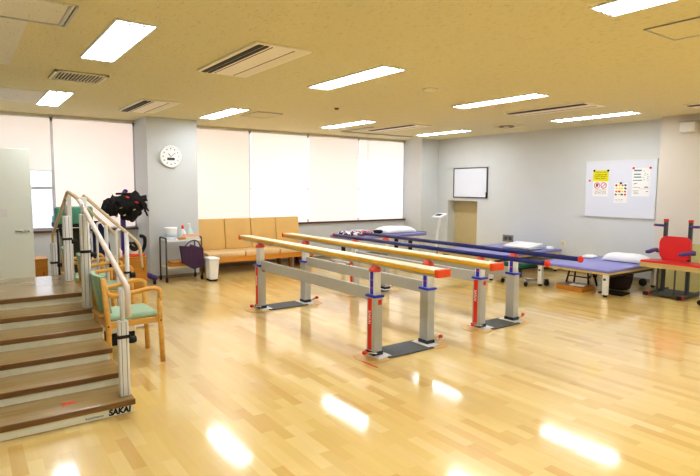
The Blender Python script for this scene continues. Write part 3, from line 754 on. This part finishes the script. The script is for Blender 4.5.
# ------------------------------------------------------------------ trolley with its things
ty0, ty1 = 8.56, 8.90
tt = thing('utility_trolley', 'two-shelf grey metal trolley on casters before the pillar', 'trolley', (2.88, 8.73, 0))
for z in (.645, .22):
    s_ = B().box(-.27, .27, -.17, .17, z, z+.015, .003).box(-.27, .27, -.172, -.165, z-.004, z+.025).box(-.27, .27, .165, .172, z-.004, z+.025).to('shelf', 'cream' if z < .5 else 'white', tt)
for s in (-1, 1):
    for y in (-.16, .16):
        B().cyl((s*.285, y, .07), (s*.285, y, .64), .013, n=10).to('leg', 'dsteel', tt)
        B().cyl((s*.285-.012, y, .035), (s*.285+.012, y, .035), .035, n=18).box(s*.285-.016, s*.285+.016, y-.012, y+.012, .04, .075).to('caster', 'black', tt)
    B().tube(fillet([(s*.285, -.16, .62), (s*.285, -.16, .70), (s*.285, .16, .70), (s*.285, .16, .62)], .05), .013).to('handle', 'dsteel', tt)
wt = thing('wipes_tub', 'white tub of wipes with blue print on the trolley', 'tub', (2.73, 8.76, .66))
B().lathe([(.075, 0), (.085, .01), (.092, .165), (.092, .17)], sx=1.05).to('body', 'white', wt)
B().lathe([(.098, .165), (.098, .19), (.085, .20), (.001, .202)], sx=1.05).to('lid', 'white', wt)
B().lathe([(.0875, .05), (.0912, .11)], sx=1.06).to('printed_band', 'bluew', wt)
b_ = thing('pump_bottle', 'white bottle with a red cap on the trolley', 'bottle', (2.94, 8.80, .66))
B().lathe([(.045, 0), (.05, .01), (.05, .10), (.02, .15), (.018, .17)]).to('body', 'white', b_)
B().lathe([(.02, .165), (.022, .21), (.012, .225)], n=16).to('cap', 'redt', b_)
b_ = thing('pump_bottle', 'pale green pump bottle beside the red-capped bottle', 'bottle', (3.06, 8.80, .66))
B().lathe([(.05, 0), (.055, .01), (.052, .10), (.02, .16), (.016, .18)]).to('body', mat('pale_green_plastic', (206, 230, 220), .3), b_)
B().cyl((0, 0, .18), (0, 0, .23), .007).tube(fillet([(0, 0, .23), (0, 0, .245), (-.05, -.02, .245)], .01), .008).to('pump', 'white', b_)
b_ = thing('glove_box', 'pink and white glove box on the trolley edge', 'box', (3.03, 8.66, .66))
B().box(-.125, .115, -.06, .06, 0, .05, .004).to('body', 'cream', b_)
B().box(-.125, .115, -.06, .06, .05, .085, .004).to('lid', mat('salmon_card', (240, 190, 172), .6), b_)
b_ = B().ball((0, 0, .026), .07, (1.05, .6, .36), amp=.08, sub=3).to('sponge', mat('tan_sponge', (204, 150, 92), .9, bump=.3), None, (2.86, 8.61, .661))
tag(b_, 'oval tan sponge at the front edge of the trolley top', 'sponge')
b_ = thing('wooden_tray', 'stacked orange wooden tray box on the lower trolley shelf', 'tray', (2.82, 8.72, .235))
B().box(-.16, .16, -.11, .11, .0, .05, .004).to('body', 'cabw', b_)
B().box(-.13, .15, -.10, .10, .05, .062).to('gap', 'bwood', b_)
B().box(-.14, .16, -.11, .11, .062, .085, .004).to('lid', 'cabw', b_)
bg = B()
bg.ball((0, 0, 0), .14, (.95, .30, 1.15), amp=.4, fr=2.0, seed=4)
bgo = thing('plum_bag', 'dark plum cloth bag hung on the trolley corner', 'bag', (2.98, 8.47, .42))
bg.to('body', 'plum', bgo)
B().prism([(-.20, .16), (.16, .12), (.17, -.18), (.0, -.22), (-.16, -.12)], 'y', -.045, .045).to('panel', 'plum', bgo)
B().tube(fillet([(-.14, 0, .13), (-.02, .05, .23), (.12, .08, .23), (.15, .02, .10)], .08), .010).to('strap', 'plum', bgo)
bn = thing('waste_bin', 'slim white plastic waste bin beside the trolley', 'bin', (3.27, 8.40, 0))
b = B(); 
for (w0, d0, z0, w1, d1, z1) in ((.065, .09, .02, .085, .12, .34),):
    v = [b.bm.verts.new(p) for p in [(-w0, -d0, z0), (w0, -d0, z0), (w0, d0, z0), (-w0, d0, z0), (-w1, -d1, z1), (w1, -d1, z1), (w1, d1, z1), (-w1, d1, z1)]]
    for f in ((3, 2, 1, 0), (4, 5, 6, 7), (0, 1, 5, 4), (1, 2, 6, 5), (2, 3, 7, 6), (3, 0, 4, 7)): b.bm.faces.new([v[i] for i in f])
bmesh.ops.bevel(b.bm, geom=list(b.bm.edges), offset=.012, segments=2, affect='EDGES')
b.to('body', 'white', bn)
B().box(-.092, .092, -.128, .128, .34, .375, .012, 3).to('lid', 'white', bn)
B().box(-.02, .03, -.135, -.09, .0, .022, .004).to('pedal', 'black', bn)
B().box(-.06, .06, -.085, .085, .0, .022).to('base', 'black', bn)

# ------------------------------------------------------------------ bench
be = thing('waiting_bench', 'long tan vinyl bench with four back cushions under the windows', 'bench', (3.38, 0, 0))
W4 = .522
for k in range(4):
    x0 = k*W4+.003; x1 = (k+1)*W4-.003
    b = B(); b.obox(((x0+x1)/2, 9.40, .655), (x1-x0, .09, .56), (-.12, 0, 0), .022, 4)
    b.to('back_cushion', 'tan', be)
for k in range(2):
    x0 = k*2*W4*.95+.003; x1 = (k+1)*2*W4*.98-.003
for (x0, x1) in ((.003, .70), (.706, 1.39), (1.396, 4*W4-.003)):
    B().box(x0, x1, 8.86, 9.40, .29, .385, .03, 4).to('seat_cushion', 'tans', be)
B().box(0, 4*W4+.03, 8.87, 8.895, .20, .295, .004).box(0, 4*W4+.03, 8.89, 9.42, .26, .292).to('front_rail', 'owood', be)
for x in (.10, 1.64, 2.03):
    B().box(x-.03, x+.03, 8.90, 8.95, .0, .26, .004).to('leg', 'bwood', be)
    B().box(x-.03, x+.03, 9.36, 9.42, .0, .30, .004).to('leg', 'bwood', be)
B().box(4*W4, 4*W4+.035, 8.87, 9.46, .0, .30, .005).to('end_panel', 'owood', be)

# ------------------------------------------------------------------ treatment bed under the window
b1 = thing('treatment_bed', 'narrow lilac treatment bed on black casters under the corner window', 'bed', (6.86, 8.52, 0))
B().box(-1.0, .98, -.33, .33, .535, .60, .02, 3).to('mattress', 'lilac', b1)
B().box(-1.0, .96, -.31, .31, .505, .535, .004).to('bed_frame', 'whitem', b1)
for x in (-.75, .62):
    for y in (-.22, .22): B().box(x-.03, x+.03, y-.03, y+.03, .10, .51, .004).to('leg', 'black', b1)
for y in (-.27, .27): B().box(-1.0, .8, y-.02, y+.02, .085, .11).to('base_rail', 'whitem', b1)
for x in (-.98, .75):
    B().box(x-.03, x+.03, -.28, .28, .085, .115).to('base_rail', 'whitem', b1)
    for y in (-.27, .27): B().cyl((x, y-.02, .05), (x, y+.02, .05), .05, n=18).to('caster', 'black', b1)
B().box(.96, 1.0, -.3, .3, .55, .61, .01).to('edge_trim', 'foot', b1)
def pillow(label, loc, sx, sy, sz, rz=0., m='cloth', cat='pillow', name='pillow'):
    b = B(); n = 18; k = 14
    top, bot = {}, {}
    for i in range(n+1):
        for j in range(k+1):
            u, v = -1+2*i/n, -1+2*j/k
            e = (1-abs(u)**3.2)*(1-abs(v)**3.2)
            pin = 1-.06*(u*u*v*v)
            wob = .12*noise.noise(Vector((u*1.6, v*1.6, loc[0])))
            zt = sz*(e**.5)*(1+wob); edge = i in (0, n) or j in (0, k)
            top[i, j] = b.bm.verts.new((u*sx*pin, v*sy*pin, .012+max(zt, 0)))
            bot[i, j] = top[i, j] if edge else b.bm.verts.new((u*sx*pin, v*sy*pin, .001+.010*(1-e)))
    for i in range(n):
        for j in range(k):
            f = b.bm.faces.new((top[i, j], top[i+1, j], top[i+1, j+1], top[i, j+1])); f.smooth = True
            f = b.bm.faces.new((bot[i, j+1], bot[i+1, j+1], bot[i+1, j], bot[i, j])); f.smooth = True
    o = b.to(name, m, None, loc); o.rotation_euler = (0, 0, rz)
    return tag(o, label, cat)
pillow('plump white pillow on the treatment bed under the window', (7.25, 8.52, .60), .42, .26, .12)
M['pattern'] = pattern_material('patterned_blanket', [(236, 232, 236), (60, 44, 60), (214, 120, 130), (140, 130, 190), (236, 232, 236), (90, 80, 90)], 22)
pillow('patterned folded blanket heaped on the foot of the treatment bed', (6.20, 8.46, .60), .34, .26, .09, .1, 'pattern', 'blanket', 'folded_blanket')
o = B().ball((0, 0, .045), .10, (1.0, .9, .40), amp=.4, fr=2.5, seed=6).to('dark_pouch', 'blk', None, (6.67, 8.36, .602))
tag(o, 'small crumpled black pouch between the blanket and the pillow', 'pouch')

# body scale
sc = thing('body_scale', 'white standing body scale with display head near the room corner', 'scale', (8.28, 8.42, 0))
B().box(-.20, .16, -.2, .2, .01, .07, .015, 3).to('platform', 'whitem', sc)
B().obox((.08, -.0, .48), (.04, .06, .88), (0, .17, 0), .008).to('column', 'whitem', sc)
B().obox((.14, 0, .92), (.22, .26, .035), (0, -.35, 0), .008).to('display_head', 'white', sc)
B().obox((.12, 0, .938), (.09, .15, .008), (0, -.35, 0), .002).to('screen', 'ink', sc)

# ------------------------------------------------------------------ mat tables by the right wall
def mat_table(label, x0, x1, y0, y1, zt, name='mat_table'):
    t = thing(name, label, 'mat table', (x0, y0, 0))
    w, l = x1-x0, y1-y0
    B().box(-.0, w, -.0, l, zt-.045, zt, .014, 3).to('mattress', 'lilac', t)
    B().box(.01, w-.01, .01, l-.01, zt-.075, zt-.045, .003).to('board', 'ply', t)
    for x in (.035, w-.10):
        for y in (.06, l-.06):
            p = B().box(x-.03, x+.03, y-.035, y+.035, .03, zt-.075, .006).to('leg', 'whitem', t)
            B().cyl((x, y, 0), (x, y, .03), .028, n=14).to('foot', 'black', p)
            if x < .1:
                B().box(x-.032, x-.03, y-.015, y+.02, zt-.15, zt-.12).to('size_label', 'ink', p)
            if y > .1:
                B().cyl((x+.06, y-.07-.02, .045), (x+.06, y-.07+.02, .045), .042, n=18).box(x+.03, x+.09, y-.09, y-.045, .06, .11, .006).to('caster', 'black', p)
    for y in (.07, l-.07): B().box(.06, w-.12, y-.015, y+.015, zt-.12, zt-.075).to('side_beam', 'dsteel', t)
    return t
mat_table('wide low lilac mat table closest to the red chair', 7.29, 8.80, 3.975, 5.15, .385)
mat_table('low lilac mat table against the wall under the grey outlet', 7.05, 8.97, 5.80, 7.10, .41)
pillow('long white pillow on the mat table closest to the red chair', (8.46, 4.34, .385), .18, .35, .12, .06)
pillow('small folded white towel left of the long pillow', (8.43, 4.94, .385), .12, .10, .035, .2, name='folded_towel', cat='towel')
b = B()
b.obox((0, 0, .055), (.40, .60, .045), (.0, -.14, 0), .015, 4)
b.obox((.02, 0, .015), (.36, .58, .024), (0, 0, 0), .010, 3)
o = b.to('folded_pillow', 'cloth', None, (8.46, 6.28, .412)); o.rotation_euler = (0, 0, -.04)
tag(o, 'flat white pillow on the mat table below the grey outlet', 'pillow')
o = B().box(-.2, .2, -.24, .24, 0, .008, .003).to('dark_sheet', 'foot', None, (8.33, 6.16, .411)); tag(o, 'thin dark cloth under the flat white pillow', 'cloth')
pillow('crumpled white towel at the window-free end of the flat pillow', (8.74, 5.90, .41), .10, .07, .05, .5, name='crumpled_towel', cat='towel')

gs = thing('rolling_stool', 'dark green padded stool on a grey wheeled base', 'stool', (7.20, 5.40, 0))
B().box(-.16, .32, -.15, .20, .27, .35, .025, 4).to('seat', 'dgreen', gs)
B().box(-.15, .31, -.14, .19, .255, .275).to('seat_board', 'black', gs)
B().cyl((.07, .03, .08), (.07, .03, .26), .025).to('column', 'dsteel', gs)
B().box(-.14, .26, -.24, -.20, .07, .10, .006).box(-.14, .26, .20, .24, .07, .10, .006).box(.05, .09, -.22, .22, .07, .10, .006).to('base', 'steel', gs)
for x in (-.12, .24):
    for y in (-.22, .22): B().cyl((x, y-.012, .035), (x, y+.012, .035), .035, n=18).to('caster', 'black', gs)

wtb = thing('wooden_step', 'low orange wooden box with papers under the near mat table', 'wooden box', (7.52, 4.60, 0))
B().box(-.17, .17, -.20, .24, 0, .07, .004).to('body', 'cabw', wtb)
B().box(-.16, .16, -.19, .23, .07, .078, .002).to('top', 'bwood', wtb)
o = B().obox((0, 0, .004), (.16, .22, .008), (0, 0, .15)).to('paper_booklet', 'paper', None, (7.47, 4.54, .078)); tag(o, 'white booklet lying on the low wooden box', 'booklet')
sl = thing('footstool', 'small dark wooden stool under the near mat table', 'stool', (7.95, 4.78, 0))
B().box(-.12, .12, -.20, .20, .235, .26, .004).to('seat', 'dwood', sl)
for x in (-.10, .10):
    for y in (-.17, .17): B().cyl((x*1.15, y*1.15, 0), (x*.85, y*.9, .24), .014, n=8).to('leg', 'dwood', sl)
B().tube([(-.09, -.17, .14), (-.09, .17, .14)], .009).to('stretcher', 'dwood', sl)
bk = thing('wicker_basket', 'dark brown woven basket under the near mat table', 'basket', (8.08, 4.27, 0))
B().lathe([(.13, .005), (.16, .03), (.185, .15), (.19, .235), (.175, .24), (.165, .15), (.14, .03), (.001, .02)], sx=.75, sy=1.2).to('body', 'basket', bk)
B().tube([(.14*math.cos(q*PI/14), .226*math.sin(q*PI/14), .238) for q in range(28)], .011, 8, closed=True).to('rim', 'dwood', bk)
B().tube(fillet([(-.13, -.05, .235), (-.15, 0, .27), (-.13, .05, .235)], .03), .009).to('handle', 'dwood', bk)
o = B().obox((0, 0, .012), (.28, .34, .02), (0, 0, .1), .004).to('black_case', 'black', None, (7.68, 4.10, 0)); tag(o, 'flat black case on the floor behind the mat table leg', 'case')
o = B().ball((0, 0, .06), .06, sub=3).to('dark_ball', 'black', None, (8.66, 4.17, 0)); tag(o, 'small dark ball on the floor near the wall under the mat table', 'ball')

# ------------------------------------------------------------------ red standing chair
def rounded(y0, y1, z0, z1, r, n=6):
    out = []
    for (cy, cz, a0) in ((y1-r, z0+r, -PI/2), (y1-r, z1-r, 0), (y0+r, z1-r, PI/2), (y0+r, z0+r, PI)):
        for k in range(n+1): out.append((cy+r*math.cos(a0+k*PI/2/n), cz+r*math.sin(a0+k*PI/2/n)))
    return out
rc = thing('positioning_chair', 'red padded therapy chair with violet armrests and charcoal frame', 'chair', (8.3, 3.50, 0))
CY = [(.26, 1), (-.13, -1)]
yl, yr = .215, -.115
for y in (yl, yr):
    p = B().box(-.02, .03, y-.022, y+.022, .04, 1.06, .004).to('post', 'chgrey', rc)
    b = B()
    for k in range(9): b.cyl((-.024, y, .62+k*.05), (-.019, y, .62+k*.05), .007, n=8)
    b.to('adjustment_holes', 'black', p)
    B().box(-.024, .034, y-.026, y+.026, 1.055, 1.09, .006).to('post_cap', 'redt', p)
rbk = B(); rbk.prism(rounded(yr-.055, yl+.03, .51, .85, .09), 'x', -.10, -.045); bmesh.ops.bevel(rbk.bm, geom=[e for e in rbk.bm.edges if abs((e.verts[0].co-e.verts[1].co).x) < .01], offset=.012, segments=3, affect='EDGES'); rbk.to('backrest', 'redv', rc)
B().box(-.045, -.02, yr-.0, yl-.04, .60, .80, .004).to('back_bracket', 'chgrey', rc)
B().prism([(-.36, yl+.16), (-.06, yl+.14), (-.02, yl-.02), (-.02, yr-.06), (-.04, yr-.42), (-.36, yr-.34)], 'z', .475, .505).to('seat', 'redv', rc)
B().prism([(-.365, yl+.165), (-.06, yl+.145), (-.015, yl-.02), (-.015, yr-.06), (-.035, yr-.425), (-.365, yr-.345)], 'z', .41, .477).to('seat_board', 'ply', rc)
for (y, y2) in ((yl+.08, yl+.06), (yr-.06, yr-.10)):
    B().obox((-.20, y, .635), (.34, .065, .045), (0, -.05, .10 if y > 0 else -.1), .015, 3).to('armrest', 'violet', rc)
    B().box(-.06, -.0, min(y, y-.02)-.012, max(y, y)+.012, .60, .625).to('armrest_bracket', 'chgrey', rc)
for (y, s) in ((yl, 1), (yr, -1)):
    yf = y+s*.06
    B().cyl((-.03, y, .995), (-.03, y+s*.13, 1.0), .018, n=12).to('side_grip', 'violet', rc)
    B().ball((-.03, y+s*.14, 1.0), .02, sub=2).to('grip_cap', 'pink', rc)
    B().box(-.36, .30, yf-.025, yf+.025, .015, .055, .006).to('foot_bar', 'chgrey', rc)
    B().box(-.39, -.34, yf-.03, yf+.03, .01, .06, .008).to('foot_cap', 'black', rc)
    B().box(-.345, -.31, yf-.031, yf+.031, .009, .061, .003).to('foot_ring', 'redt', rc)
B().box(-.30, .28, yr-.03, yl+.03, .018, .032, .003).to('foot_plate', 'dgrey', rc)
for y in (yl-.05, yr+.05): B().box(-.28, -.26, y-.008, y+.008, .03, .46).to('seat_strut', 'dsteel', rc)
bb = thing('beige_panel', 'beige board leaning on the column behind the red chair', 'board', (8.75, 3.44, 0))
B().obox((0, 0, .36), (.02, 1.04, .72), (0, .06, 0), .004).to('panel', 'beige', bb)
rs = thing('wheeled_stand', 'white thin-legged stand on a black caster at the right edge', 'stand', (7.85, 3.00, 0))
B().tube(fillet([(0, .03, .07), (0, .02, .30), (.05, -.06, .52), (.05, -.25, .60)], .1), .014).to('leg', 'whitem', rs)
B().tube(fillet([(.4, -.55, .07), (.4, -.53, .30), (.3, -.40, .52), (.05, -.25, .60)], .1), .014).to('leg', 'whitem', rs)
B().cyl((-.012, .03, .035), (.012, .03, .035), .035, n=18).to('caster', 'black', rs)
B().cyl((.388, -.55, .035), (.412, -.55, .035), .035, n=18).to('caster', 'black', rs)
B().box(-.04, .10, -.62, -.20, .60, .64, .01).to('tray', 'whitem', rs)

# ------------------------------------------------------------------ light, world, camera
w = bpy.data.worlds.new('sky'); scene.world = w; w.use_nodes = True
w.node_tree.nodes['Background'].inputs['Color'].default_value = lin((236, 240, 250)); w.node_tree.nodes['Background'].inputs['Strength'].default_value = 1.6

cd = bpy.data.cameras.new('camera'); cam = bpy.data.objects.new('camera', cd); COL.objects.link(cam)
F, yaw, pit, rol = 542.987, math.radians(35.653), math.radians(5.348), math.radians(.356)
cd.sensor_fit = 'HORIZONTAL'; cd.sensor_width = 36; cd.lens = F*36/700; cd.clip_start = .05; cd.clip_end = 200
fw = Vector((math.sin(yaw)*math.cos(pit), math.cos(yaw)*math.cos(pit), -math.sin(pit)))
rt = Vector((math.cos(yaw), -math.sin(yaw), 0)); up = rt.cross(fw)
r2 = rt*math.cos(rol)+up*math.sin(rol); u2 = up*math.cos(rol)-rt*math.sin(rol)
m3 = Matrix((r2, u2, -fw)).transposed()
cam.matrix_world = Matrix.Translation((0, 0, 1.52)) @ m3.to_4x4()
scene.camera = cam
scene.view_settings.view_transform = 'Standard'
scene.view_settings.look = 'Medium High Contrast'
scene.view_settings.exposure = 0.06
